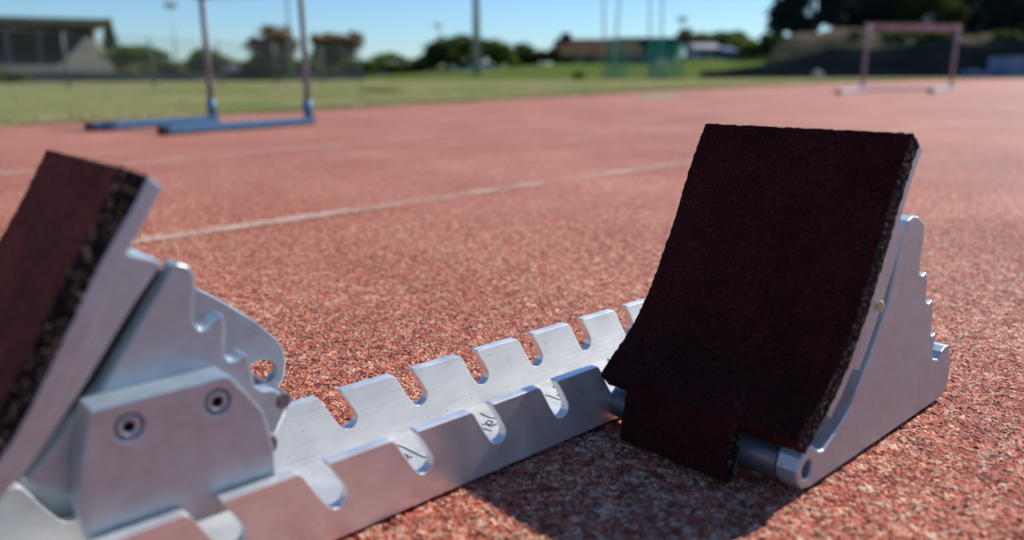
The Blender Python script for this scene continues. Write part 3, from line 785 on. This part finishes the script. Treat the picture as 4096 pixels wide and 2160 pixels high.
pine('norfolk_pine', 'narrow conical pine rising just right of the stand roof', 458, 120, 88, 260, 48, MT['leaf_dark'])
tree('umbrella_pine', 'flat-domed green pine with gaps under its crown, right of the stand', 'tree', 90, [(480, 222, 55, 26), (560, 212, 75, 26), (630, 235, 45, 28), (500, 262, 40, 22), (640, 262, 34, 22)], 560, MT['leaf_green'], 2600, hollow=.8)
tree('shrub', 'olive shrub behind the mesh fence at the far left edge', 'shrub', 34, [(30, 322, 60, 42), (90, 330, 30, 30)], 40, MT['leaf_olive'], 900)
tree('shrub', 'brown-green shrub behind the fence, below the flat-domed pine', 'shrub', 60, [(505, 300, 45, 30)], 505, MT['leaf_brown'], 700)
tree('shrub', 'round olive shrub left of the hurdle post, below the dark hedge tree', 'shrub', 60, [(700, 290, 48, 36), (660, 268, 30, 22)], 700, MT['leaf_olive'], 900)
tree('broadleaf_tree', 'dark green tree seen behind the left hurdle upright', 'tree', 75, [(800, 262, 62, 34), (860, 255, 34, 30), (770, 285, 40, 30)], 810, MT['leaf_dark'], 1800)
tree('broadleaf_tree', 'thin bare-looking tree between the two hurdle uprights, low and grey', 'tree', 95, [(925, 270, 40, 40), (890, 290, 40, 26)], 915, MT['leaf_brown'], 420, hollow=.9)
tree('broadleaf_tree', 'tall sparse brown tree behind the round dark bush', 'tree', 90, [(1105, 140, 62, 34), (1030, 180, 42, 26), (1150, 190, 40, 50), (1080, 200, 60, 36)], 1090, MT['leaf_brown'], 1500, hollow=.9)
tree('round_bush_tree', 'round dark green tree beside the near hurdle upright', 'tree', 55, [(1060, 265, 78, 52), (1100, 245, 50, 38), (1010, 280, 45, 38)], 1055, MT['leaf_dark'], 2600)
tree('broadleaf_tree', 'wide sparse brown tree with flat top right of the hurdle', 'tree', 90, [(1275, 175, 38, 32), (1340, 160, 50, 28), (1405, 165, 45, 34), (1300, 215, 45, 36), (1385, 205, 35, 30)], 1335, MT['leaf_brown'], 2000, hollow=.85)
tree('broadleaf_tree', 'dark narrow tree standing in front of the flat-topped brown tree', 'tree', 80, [(1340, 225, 32, 44), (1345, 260, 36, 30)], 1340, MT['leaf_dark'], 1200)
tree('shrub', 'green bushy shrub right of the dark narrow tree', 'shrub', 75, [(1400, 275, 45, 32), (1450, 270, 40, 26)], 1420, MT['leaf_green'], 1100)
tree('hedge_tree', 'low green hedge tree left of a pale house', 'tree', 85, [(1480, 268, 40, 24), (1540, 262, 36, 20)], 1500, MT['leaf_green'], 800)
tree('hedge_tree', 'low olive hedge tree right of a pale house', 'tree', 85, [(1580, 270, 46, 32), (1640, 265, 44, 28)], 1600, MT['leaf_olive'], 1000)
tree('hedge_tree', 'dark low hedge tree joining the large dark tree', 'tree', 80, [(1690, 262, 44, 30), (1735, 240, 30, 26)], 1700, MT['leaf_dark'], 1000)
tree('broadleaf_tree', 'large dark round tree left of the tall floodlight mast', 'tree', 75, [(1790, 205, 75, 45), (1845, 190, 55, 42), (1740, 228, 48, 34), (1830, 240, 60, 30)], 1800, MT['leaf_dark'], 3400)
tree('broadleaf_tree', 'brown-topped dark tree right of the tall floodlight mast', 'tree', 78, [(1960, 190, 45, 32), (2000, 215, 50, 38), (1930, 210, 40, 36), (2030, 240, 40, 24)], 1970, MT['leaf_green'], 2200)
tree('broadleaf_tree', 'small dark dome-shaped tree between mast and brown building', 'tree', 85, [(2085, 208, 45, 32), (2070, 235, 50, 26)], 2085, MT['leaf_dark'], 1400)
tree('hedge_tree', 'low dark hedge beside the left end of the brown building', 'tree', 85, [(2160, 225, 50, 24), (2210, 222, 38, 26), (2130, 240, 40, 18)], 2170, MT['leaf_dark'], 1200)
tree('shrub', 'small dark bush at the foot of the green bank', 'shrub', 46, [(2315, 306, 22, 14)], 2315, MT['leaf_green'], 300)
tree('broadleaf_tree', 'olive tree right of the brown building and green net', 'tree', 95, [(2745, 150, 40, 28), (2790, 160, 50, 24), (2820, 175, 40, 20)], 2760, MT['leaf_olive'], 1500)
tree('broadleaf_tree', 'green tree above the small white house', 'tree', 95, [(2885, 155, 50, 26), (2935, 155, 44, 28), (2860, 172, 36, 18)], 2915, MT['leaf_green'], 1700)
tree('broadleaf_tree', 'bright green bushy tree right of the blue shed', 'tree', 80, [(3080, 175, 50, 36), (3020, 195, 46, 32), (3110, 155, 36, 26), (2990, 210, 30, 22)], 3040, MT['leaf_bright'], 2400)

# far-off band of vegetation that closes the view behind everything
rnd = random.Random(99); vs = []; fs = []
for i in range(34000):
    px = rnd.uniform(-500, 4600); D = rnd.uniform(150, 185)
    top = 18 + 95 * max(0, min(1, (px - 2600) / 600)) + (16 if px < 1500 else 0) + 14 * noise.noise(Vector((px * .006, 0, 0))) + 8 * noise.noise(Vector((px * .02, 3, 0)))
    p = at(px, 304 - (24 + top) * rnd.random() ** .6, D)
    a = Vector((rnd.gauss(0, 1), rnd.gauss(0, 1), rnd.gauss(0, 1))).normalized(); b = a.cross(Vector((rnd.gauss(0, 1), rnd.gauss(0, 1), rnd.gauss(0, 1)))).normalized()
    k = len(vs); z = rnd.uniform(.3, .75); vs += [p - a * z, p - b * z * .6, p + a * z, p + b * z * .6]; fs.append((k, k + 1, k + 2, k + 3))
o = build('distant_woodland', vs, fs, MT['leaf_olive']); tag(o, 'low far-off band of mixed trees closing the horizon', kind='stuff')

# tall dark conifers on the right bank
RD_ = 85
tree('tall_pine', 'tall dark pine at the left end of the right-hand clump, sky in its gaps', 'tree', RD_, [(3160, 20, 60, 60), (3130, 70, 50, 50), (3190, 100, 70, 36), (3120, 118, 45, 16), (3255, -40, 80, 36), (3300, 70, 60, 30), (3330, 10, 40, 50), (3380, -40, 80, 34)], 3285, MT['leaf_black'], 7000, trunk=.04, hollow=.3, seed=21)
tree('tall_pine', 'dark pine behind the left half of the far hurdle', 'tree', RD_ + 6, [(3400, 60, 80, 60), (3480, 20, 90, 60), (3430, 110, 80, 30), (3520, 90, 70, 40), (3560, 128, 60, 26)], 3470, MT['leaf_black'], 6000, trunk=.03, hollow=.3, seed=22)
tree('tall_pine', 'dark grey-green pine behind the right half of the far hurdle', 'tree', RD_ + 4, [(3620, 40, 90, 70), (3700, 0, 80, 60), (3640, 110, 90, 36), (3760, 60, 70, 60), (3590, -30, 90, 40), (3680, 140, 90, 24)], 3660, MT['leaf_dark'], 6500, trunk=.03, hollow=.3, seed=23)
tree('tall_pine', 'dark pine right of the far hurdle above the sandy strip', 'tree', RD_ + 8, [(3850, 30, 90, 70), (3900, 90, 90, 44), (3800, 110, 60, 36), (3830, -40, 90, 50), (3820, 126, 80, 22), (3930, 120, 60, 20)], 3860, MT['leaf_black'], 6500, trunk=.03, hollow=.3, seed=24)
tree('tall_pine', 'darkest pine cut by the right edge of the view', 'tree', RD_, [(4010, 20, 90, 70), (4080, 60, 90, 80), (4020, 110, 80, 40), (4150, 0, 80, 90), (4000, -50, 90, 50), (4060, 145, 90, 30)], 4060, MT['leaf_black'], 7000, trunk=.03, hollow=.3, seed=25)

for k, (px, py, rx, ry, lb) in enumerate([(3175, 176, 44, 20, 'dark shrub at the left end of the sandy bank'), (3400, 150, 60, 22, 'dark shrub on the sandy bank behind the left post of the far hurdle'),
        (3560, 150, 60, 22, 'dark shrub on the sandy bank seen through the far hurdle'), (3730, 146, 60, 20, 'dark shrub on the sandy bank behind the right post of the far hurdle'), (4020, 150, 60, 20, 'dark shrub on the sandy bank above the pale blue container')]):
    tree('shrub', lb, 'shrub', 75, [(px, py, rx, ry), (px + rx * .6, py + 6, rx * .6, ry * .8)], px, MT['leaf_dark'], 900, seed=300 + k)
for k, (px, py, rx, ry, D, lb) in enumerate([(830, 235, 60, 34, 105, 'leafy green tree behind the thin hedge, just left of the left upright'), (590, 285, 60, 26, 80, 'low green bush below the flat-domed pine'), (1230, 260, 46, 30, 85, 'green bush between the round dark tree and the flat-topped brown tree'),
        (1560, 240, 60, 22, 100, 'green tree crown above the pale low house'), (2660, 205, 40, 26, 100, 'green tree at the right end of the grey hall'), (2960, 180, 50, 26, 90, 'green tree over the blue shed')]):
    tree('broadleaf_tree', lb, 'tree', D, [(px, py, rx, ry), (px - rx * .5, py + ry * .5, rx * .6, ry * .7), (px + rx * .5, py + ry * .4, rx * .6, ry * .8)], px, MT['leaf_green'], 1500, seed=400 + k)

# ------------------------------------------------------------------ banks
def bank(name, prof, y_list, m_, D0_, D1_):
    """terrain: crest given as list of (px, py_crest) at D1_, foot on the ground at D0_"""
    vs = []; fs = []; n = len(prof)
    for k in range(6):
        t = k / 5; D = D0_ + (D1_ - D0_) * t; s = t * t * (3 - 2 * t)
        for (x, y) in prof:
            c = at(x, y, D1_); p = at(x, 310, D); zc = max(c.z, 0.02)
            vs.append((p.x, p.y, -.02 + (zc + .02) * s + (noise.noise(Vector((p.x * .12, p.y * .12, k))) * .25 * s)))
    for (x, y) in prof:   # flat land behind the crest
        c = at(x, y, D1_); p = at(x, 310, D1_ + 90); vs.append((p.x, p.y, c.z - .3))
    for k in range(6):
        for i in range(n - 1): a = k * n + i; fs.append((a, a + 1, a + n + 1, a + n))
    o = build(name, vs, fs, m_, smooth=True); tag(o, kind='structure'); return o
bank('grass_bank', [(1450, 306), (1560, 300), (1700, 288), (1850, 282), (2000, 274), (2150, 262), (2300, 256), (2450, 256), (2600, 258), (2700, 260), (2800, 262)], None, MT['bank'], 48, 74)
bank('hillside', [(2600, 262), (2760, 240), (2850, 236), (2960, 244), (3080, 236), (3150, 222), (3300, 200), (3450, 190), (3700, 180), (4000, 170), (4300, 165)], None, MT['bank'], 62, 80)
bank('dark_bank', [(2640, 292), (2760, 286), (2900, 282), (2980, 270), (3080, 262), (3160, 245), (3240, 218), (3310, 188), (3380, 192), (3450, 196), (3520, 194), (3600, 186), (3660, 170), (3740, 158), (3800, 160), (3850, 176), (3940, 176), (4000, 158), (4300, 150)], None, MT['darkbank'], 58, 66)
bank('sandy_bank', [(3080, 200), (3130, 148), (3180, 128), (3260, 128), (3330, 110), (3420, 112), (3520, 140), (3640, 150), (3760, 148), (3840, 140), (3960, 138), (4100, 150), (4300, 150)], None, MT['sand'], 67.5, 76)

# ------------------------------------------------------------------ grandstand
GD = 100
gsc = GD / 3215.5
g0 = at(200, 310, GD); g0.z = 0
G = thing('grandstand', g0, 'concrete grandstand with flat overhanging roof and dark interior at the far left', 'grandstand')
GA = radians(26)
G.rotation_euler = (0, 0, GA)
def gl(x, y):
    r = at(x, y, 1.0) - Vector((0, 0, CAMZ)); nx, ny = -sin(GA), cos(GA)
    t = (g0.x * nx + g0.y * ny) / (r.x * nx + r.y * ny)
    return ((r.x * t - g0.x) * cos(GA) + (r.y * t - g0.y) * sin(GA), CAMZ + r.z * t)
# roof: tapering to the front
prism('roof', [gl(-260, 60), gl(448, 78), gl(448, 90), gl(420, 97), gl(372, 106), gl(-260, 92)], -1.0, 10, MT['roofedge'], G)
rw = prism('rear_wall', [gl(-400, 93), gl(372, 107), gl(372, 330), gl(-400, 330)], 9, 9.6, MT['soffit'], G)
# sloping seating deck
bm = bmesh.new()
x0 = gl(-260, 0)[0]; x1 = gl(372, 0)[0]; z_lo = gl(0, 255)[1]; z_hi = gl(0, 190)[1]
for k in range(10):
    z = z_lo + (z_hi - z_lo) * k / 9
    add_box(bm, ((x0 + x1) / 2, 1.2 + k * .8, z / 2), (x1 - x0, .8 - .003, z))
from_bm('seating_tiers', bm, MT['seats'], G)
prism('side_wall', [gl(225, 262), gl(262, 240), gl(300, 198), gl(330, 160), gl(352, 148), gl(374, 162), gl(398, 196), gl(425, 226), gl(452, 262), gl(470, 300), gl(480, 335), gl(200, 335)], -.8, .4, MT['concrete'], G)
prism('front_wall', [gl(-260, 258), gl(224, 262), gl(199, 335), gl(-260, 335)], -.6, .6, MT['concrete'], G)
for x, wd in ((20, 16), (150, 11), (268, 10)):
    prism('column', [gl(x - wd, 106), gl(x + wd * .4, 106), gl(x + wd + 12, 258), gl(x - wd * .4 + 12, 258)], 1.0, 1.4, MT['column'], G)
prism('raking_strut', [gl(374, 114), gl(384, 114), gl(380, 140), gl(402, 186), gl(440, 222), gl(432, 226), gl(396, 194), gl(372, 150)], .5, 1.2, MT['concrete'], G)
for k in range(5):
    x = -10 + k * 48
    prism('stair_ramp', [gl(x, 335), gl(x + 34, 290), gl(x + 46, 290), gl(x + 40, 335)], -1.6, -.85, MT['concrete'], G)

# ------------------------------------------------------------------ brown building and houses
def gable_house(name, label, cat, x0, x1, y_wall, y_eave, y_ridge, D, depth, m_wall, m_roof, rx0=None, rx1=None, windows=(), extra=None):
    o0 = at((x0 + x1) / 2, 310, D); o0.z = 0; T = thing(name, o0, label, cat, 'houses beyond the field' if name == 'house' else None)
    L_ = lambda x, y: (at(x, y, D).x - o0.x, at(x, y, D).z)
    xa, xb = L_(x0, 0)[0], L_(x1, 0)[0]; ze = L_(x0, y_eave)[1]; zr = L_(x0, y_ridge)[1]
    bm = bmesh.new(); add_box(bm, ((xa + xb) / 2, depth / 2, ze / 2 - .1), (xb - xa, depth, ze + .2)); wl = from_bm('wall', bm, m_wall, T)
    ra = L_(rx0 if rx0 is not None else x0 - 6, 0)[0]; rb_ = L_(rx1 if rx1 is not None else x1 + 6, 0)[0]
    vs = [(ra, -.6, ze - .05), (rb_, -.6, ze - .05), (rb_, depth + .6, ze - .05), (ra, depth + .6, ze - .05), (ra, depth / 2, zr), (rb_, depth / 2, zr)]
    build('roof', vs, [(0, 1, 5, 4), (2, 3, 4, 5), (0, 4, 3), (1, 2, 5), (0, 3, 2, 1)], m_roof, T)
    for (wx0, wx1, wy0, wy1) in windows:
        a = L_(wx0, wy0); b = L_(wx1, wy1)
        bm = bmesh.new(); add_box(bm, ((a[0] + b[0]) / 2, -.02, (a[1] + b[1]) / 2), (abs(b[0] - a[0]) + .12, .14, abs(a[1] - b[1]) + .12)); f = from_bm('window', bm, MT['housewall'], T)
        bm = bmesh.new(); add_box(bm, ((a[0] + b[0]) / 2, -.10, (a[1] + b[1]) / 2), (abs(b[0] - a[0]), .06, abs(a[1] - b[1]))); from_bm('pane', bm, MT['glass'], f)
    return T, L_
BT, BL = gable_house('clubhouse', 'long low building with big brown tiled roof and chimney, left of the green nets', 'building', 2236, 2560, 300, 222, 148, 90, 9, MT['brickwall'], MT['brownroof'], 2228, 2580,
    windows=[(2300, 2340, 230, 248), (2370, 2410, 230, 248), (2440, 2480, 230, 248), (2500, 2540, 230, 248)])
bm = bmesh.new(); a = BL(2252, 124); b = BL(2296, 190); add_box(bm, ((a[0] + b[0]) / 2, 4.3, (a[1] + b[1]) / 2), (b[0] - a[0], 1.2, a[1] - b[1])); ch = from_bm('chimney', bm, MT['brickwall'], BT, bevel=.1)
gable_house('grey_hall', 'grey-blue walled hall with dark roof behind the green nets', 'building', 2510, 2700, 300, 192, 142, 96, 9, MT['blueroof'], MT['soffit'], 2500, 2740)
gable_house('house', 'small white house below the olive and green trees', 'house', 2790, 2890, 300, 192, 170, 88, 5, MT['housewall'], MT['housewall'], windows=[(2805, 2822, 205, 225), (2850, 2868, 205, 225)])
gable_house('shed', 'blue shed right of the small white house', 'shed', 2908, 2955, 300, 200, 186, 84, 4, MT['bluewall'], MT['bluewall'])
gable_house('house', 'pale house half hidden behind low hedges left of the big dark tree', 'house', 1500, 1560, 300, 262, 240, 92, 5, MT['housewall'], MT['column'])
gable_house('house', 'long low pale house just left of the big dark tree', 'house', 1600, 1690, 300, 258, 238, 95, 5, MT['housewall'], MT['column'])
gable_house('house', 'low grey house behind the fence beside the left hurdle upright', 'house', 880, 1000, 300, 275, 258, 80, 6, MT['housewall'], MT['column'])
gable_house('house', 'low pale house seen through the fence right of the grandstand', 'house', 540, 660, 300, 300, 285, 70, 6, MT['housewall'], MT['column'])

# parked cars by the mast
def car(px, D, label, m_):
    o0 = at(px, 310, D); o0.z = .35 if D > 70 else 0
    o0.z = .45
    T = thing('parked_car', o0, label, 'car', 'cars parked beyond the field')
    side = [(-2.0, .35), (-2.0, .75), (-1.85, .9), (-1.2, .98), (-.7, 1.42), (.75, 1.45), (1.35, 1.0), (1.95, .85), (2.05, .6), (2.0, .3)]
    prism('body', side, -.8, .8, m_, T, bevel=.06)
    prism('window', [(-1.0, 1.02), (-.62, 1.34), (.68, 1.36), (1.12, 1.02)], -.83, .83, MT['glass'], T)
    for x in (-1.3, 1.3):
        for y in (-.85, .70):
            bm = bmesh.new(); add_tube(bm, (x, y, .32), (x, y + .15, .32), .32, n=16); from_bm('wheel', bm, MT['black'], T)
car(1862, 104, 'white car parked left of the foot of the tall mast', MT['carpaint'])
car(1945, 110, 'white car parked right of the foot of the tall mast', MT['carpaint'])

# ------------------------------------------------------------------ masts and poles
def mast(name, label, px, D, y_top, r, head=True, lean=0, cat=None, y_foot=310, group=None):
    cat = cat or ('floodlight' if 'floodlight' in name else 'street lamp'); group = 'tall masts' if 'floodlight' in name else 'street lamps'
    o0 = at(px, 310, D); o0.z = 0; r = r if r > .2 else r * .75; T = thing(name, o0, label, cat, group); zt = at(px, y_top, D).z
    bm = bmesh.new(); add_tube(bm, (0, 0, -.05), (lean, 0, zt), r, r * .6, 12); from_bm('pole', bm, MT['pole'], T, smooth=True)
    if head:
        bm = bmesh.new(); add_box(bm, (lean, 0, zt), (r * 14, .2, .12)); hd = from_bm('crossarm', bm, MT['pole'], T)
        for s in (-1, 0, 1):
            bm = bmesh.new(); add_box(bm, (lean + s * r * 5, -.15, zt + .25), (r * 3.4, .35, .42)); from_bm('lamp', bm, MT['housewall'], T, bevel=.05)
    return T
mast('floodlight_mast', 'tall grey floodlight mast standing on the grass in mid-picture', 1908, 60, -420, .30)
mast('street_lamp', 'thin pale street lamp behind the domed pine, left of the hurdle', 712, 85, 28, .12)
mast('street_lamp', 'tiny distant street lamp left of the big dark tree', 1757, 130, 108, .12)
mast('floodlight_mast', 'thin tall mast just left of the near hurdle upright', 1168, 75, -380, .14)
mast('street_lamp', 'thin bare lamp pole right of the green nets above the olive tree', 2718, 95, 85, .10)

# ------------------------------------------------------------------ throwing cage with nets
CD = 46
c0 = at(2550, 318, CD); c0.z = 0
CG = thing('throwing_cage', c0, 'throwing cage of tall pale poles hung with green netting, before the grey hall', 'throwing cage')
def cl_(x, y, D=CD): p = at(x, y, D); return Vector((p.x - c0.x, p.y - c0.y, p.z))
poles = [((2418, 2412), CD), ((2452, 2490), CD - 1), ((2600, 2598), CD + 3), ((2640, 2655), CD + 1)]
for (xb, xt), D in poles:
    bm = bmesh.new(); add_tube(bm, cl_(xb, 318, D) * Vector((1, 1, 0)) if False else Vector((cl_(xb, 318, D).x, cl_(xb, 318, D).y, 0)), cl_(xt, -160, D), .055, .045, 10); from_bm('pole', bm, MT['pole'], CG, smooth=True)
def net(x0, x1, y0, y1, D, dz=.085):
    """hanging net: crossing cords"""
    bm = bmesh.new(); a = cl_(x0, y0, D); b = cl_(x1, y1, D); zt = a.z; zb = .05
    n = max(2, int(abs(b.x - a.x) / dz)); m_ = int((zt - zb) / dz)
    for i in range(n + 1):
        x = a.x + (b.x - a.x) * i / n; yo = .18 * sin(i * 1.1)
        add_bar(bm, (x, a.y + yo, zb), (x, a.y + yo, zt), .022)
    for j in range(m_ + 1):
        z = zb + (zt - zb) * j / m_
        add_bar(bm, (a.x, a.y, z), (b.x, a.y, z), .022)
    from_bm('net', bm, MT['net'], CG)
net(2430, 2500, 150, 318, CD, .075); net(2500, 2640, 160, 318, CD + 2, .22); net(2600, 2660, 150, 318, CD + .5, .07); net(2665, 2730, 165, 318, CD + 1, .08)
for (xa, xb) in ((2648, 2632), (2672, 2655)):
    bm = bmesh.new(); pa = cl_(xa, 318, CD - 2); pa.z = 0; add_tube(bm, pa, cl_(xb, 235, CD - 2), .035, .03, 8); from_bm('prop', bm, MT['pole'], CG, smooth=True)

# ------------------------------------------------------------------ chain-link fence on the left
FA = Vector((-12.2, 8.2, 0)); FB_ = Vector((-5.0, 27.5, 0)); FH = 1.12
fo = FA.copy(); T = thing('chain_link_fence', fo, 'long wire mesh fence with thin posts across the grass on the left', 'fence')
d = (FB_ - FA); Ln = d.length; dd = d.normalized(); cnt = 9
for i in range(cnt + 1):
    p = dd * (Ln * i / cnt); bm = bmesh.new(); add_tube(bm, p, p + Vector((0, 0, FH + .04)), .022, n=8); from_bm('post', bm, MT['wire'], T, smooth=True)
bm = bmesh.new(); cell = .09; k = int(Ln / cell)
for i in range(-int(FH / cell), k):
    for sgn in (0, 1):
        s0 = i * cell; s1 = s0 + FH; z0, z1 = (0, FH) if sgn == 0 else (FH, 0)
        if s0 < 0: z0 = z0 + (z1 - z0) * (-s0) / FH; s0 = 0
        if s1 > Ln: z1 = z0 + (z1 - z0) * (Ln - s0) / (s1 - s0); s1 = Ln
        add_bar(bm, dd * s0 + Vector((0, 0, z0 + .02)), dd * s1 + Vector((0, 0, z1 + .02)), .0030)
for z in (.02, FH * .5, FH + .02): add_bar(bm, Vector((0, 0, z)), d + Vector((0, 0, z)), .006)
from_bm('wire_mesh', bm, MT['wire'], T)

# low wall behind the fence
a = at(-300, 310, 42); b = at(1460, 310, 62)
wo = thing('boundary_wall', (a.x, a.y, 0), 'low grey wall along the far side of the field behind the mesh fence', 'wall')
bm = bmesh.new(); add_bar(bm, (0, 0, .22), (b.x - a.x, b.y - a.y, .22), .25, .55); from_bm('wall', bm, MT['lowwall'], wo)
bm = bmesh.new(); add_bar(bm, (0, 0, .53), (b.x - a.x, b.y - a.y, .53), .32, .06); from_bm('coping', bm, MT['lowwall'], wo)

# ------------------------------------------------------------------ small things on the right
p = at(4075, 310, 56); p.z = 0
T = thing('storage_container', p, 'pale blue storage container at the right edge of the view', 'container')
zt = at(4075, 232, 56).z
bm = bmesh.new(); add_box(bm, (0, 0, zt / 2), (3.0, 2.4, zt)); 
for k in range(12): add_box(bm, (-1.35 + k * .245, -1.215, zt / 2), (.12, .05, zt - .25))
from_bm('body', bm, MT['container'], T, bevel=.02)
bm = bmesh.new(); add_box(bm, (0, 0, zt + .03), (3.06, 2.46, .06)); from_bm('roof', bm, MT['housewall'], T)
p = at(3905, 310, 56); p.z = 0
T = thing('landing_mat', p, 'bright blue foam mat lying left of the pale blue container', 'mat')
bm = bmesh.new(); add_box(bm, (-.45, 0, .22), (.9, 1.2, .44)); add_box(bm, (.5, .1, .16), (1.2, 1.2, .32)); from_bm('cushion', bm, MT['mat'], T, bevel=.06)
p = at(3270, 303, 52)
bm = bmesh.new(); bmesh.ops.create_icosphere(bm, subdivisions=3, radius=.34)
for v in bm.verts: v.co *= 1 + .25 * noise.noise(v.co * 3.1); v.co.z *= .85
o = from_bm('boulder', bm, MT['rock'], None, smooth=True); o.location = (p.x, p.y, .24); tag(o, 'pale rounded boulder lying at the foot of the dark bank', 'boulder')
p = gp(1520, 372)
vs, fs = leafcloud([(Vector((p.x, p.y, .06)), 0, 0, .32, .035)], 3500, .012, Vector((p.x, p.y, 0)), 77)
vs = [Vector((v.x, v.y, max(.012, .012 + (v.z - .15) * .22))) for v in vs]
o = build('straw_heap', vs, fs, MT['straw']); o.location = (p.x, p.y, 0); tag(o, 'small heap of dry straw lying on the grass field', 'straw heap')
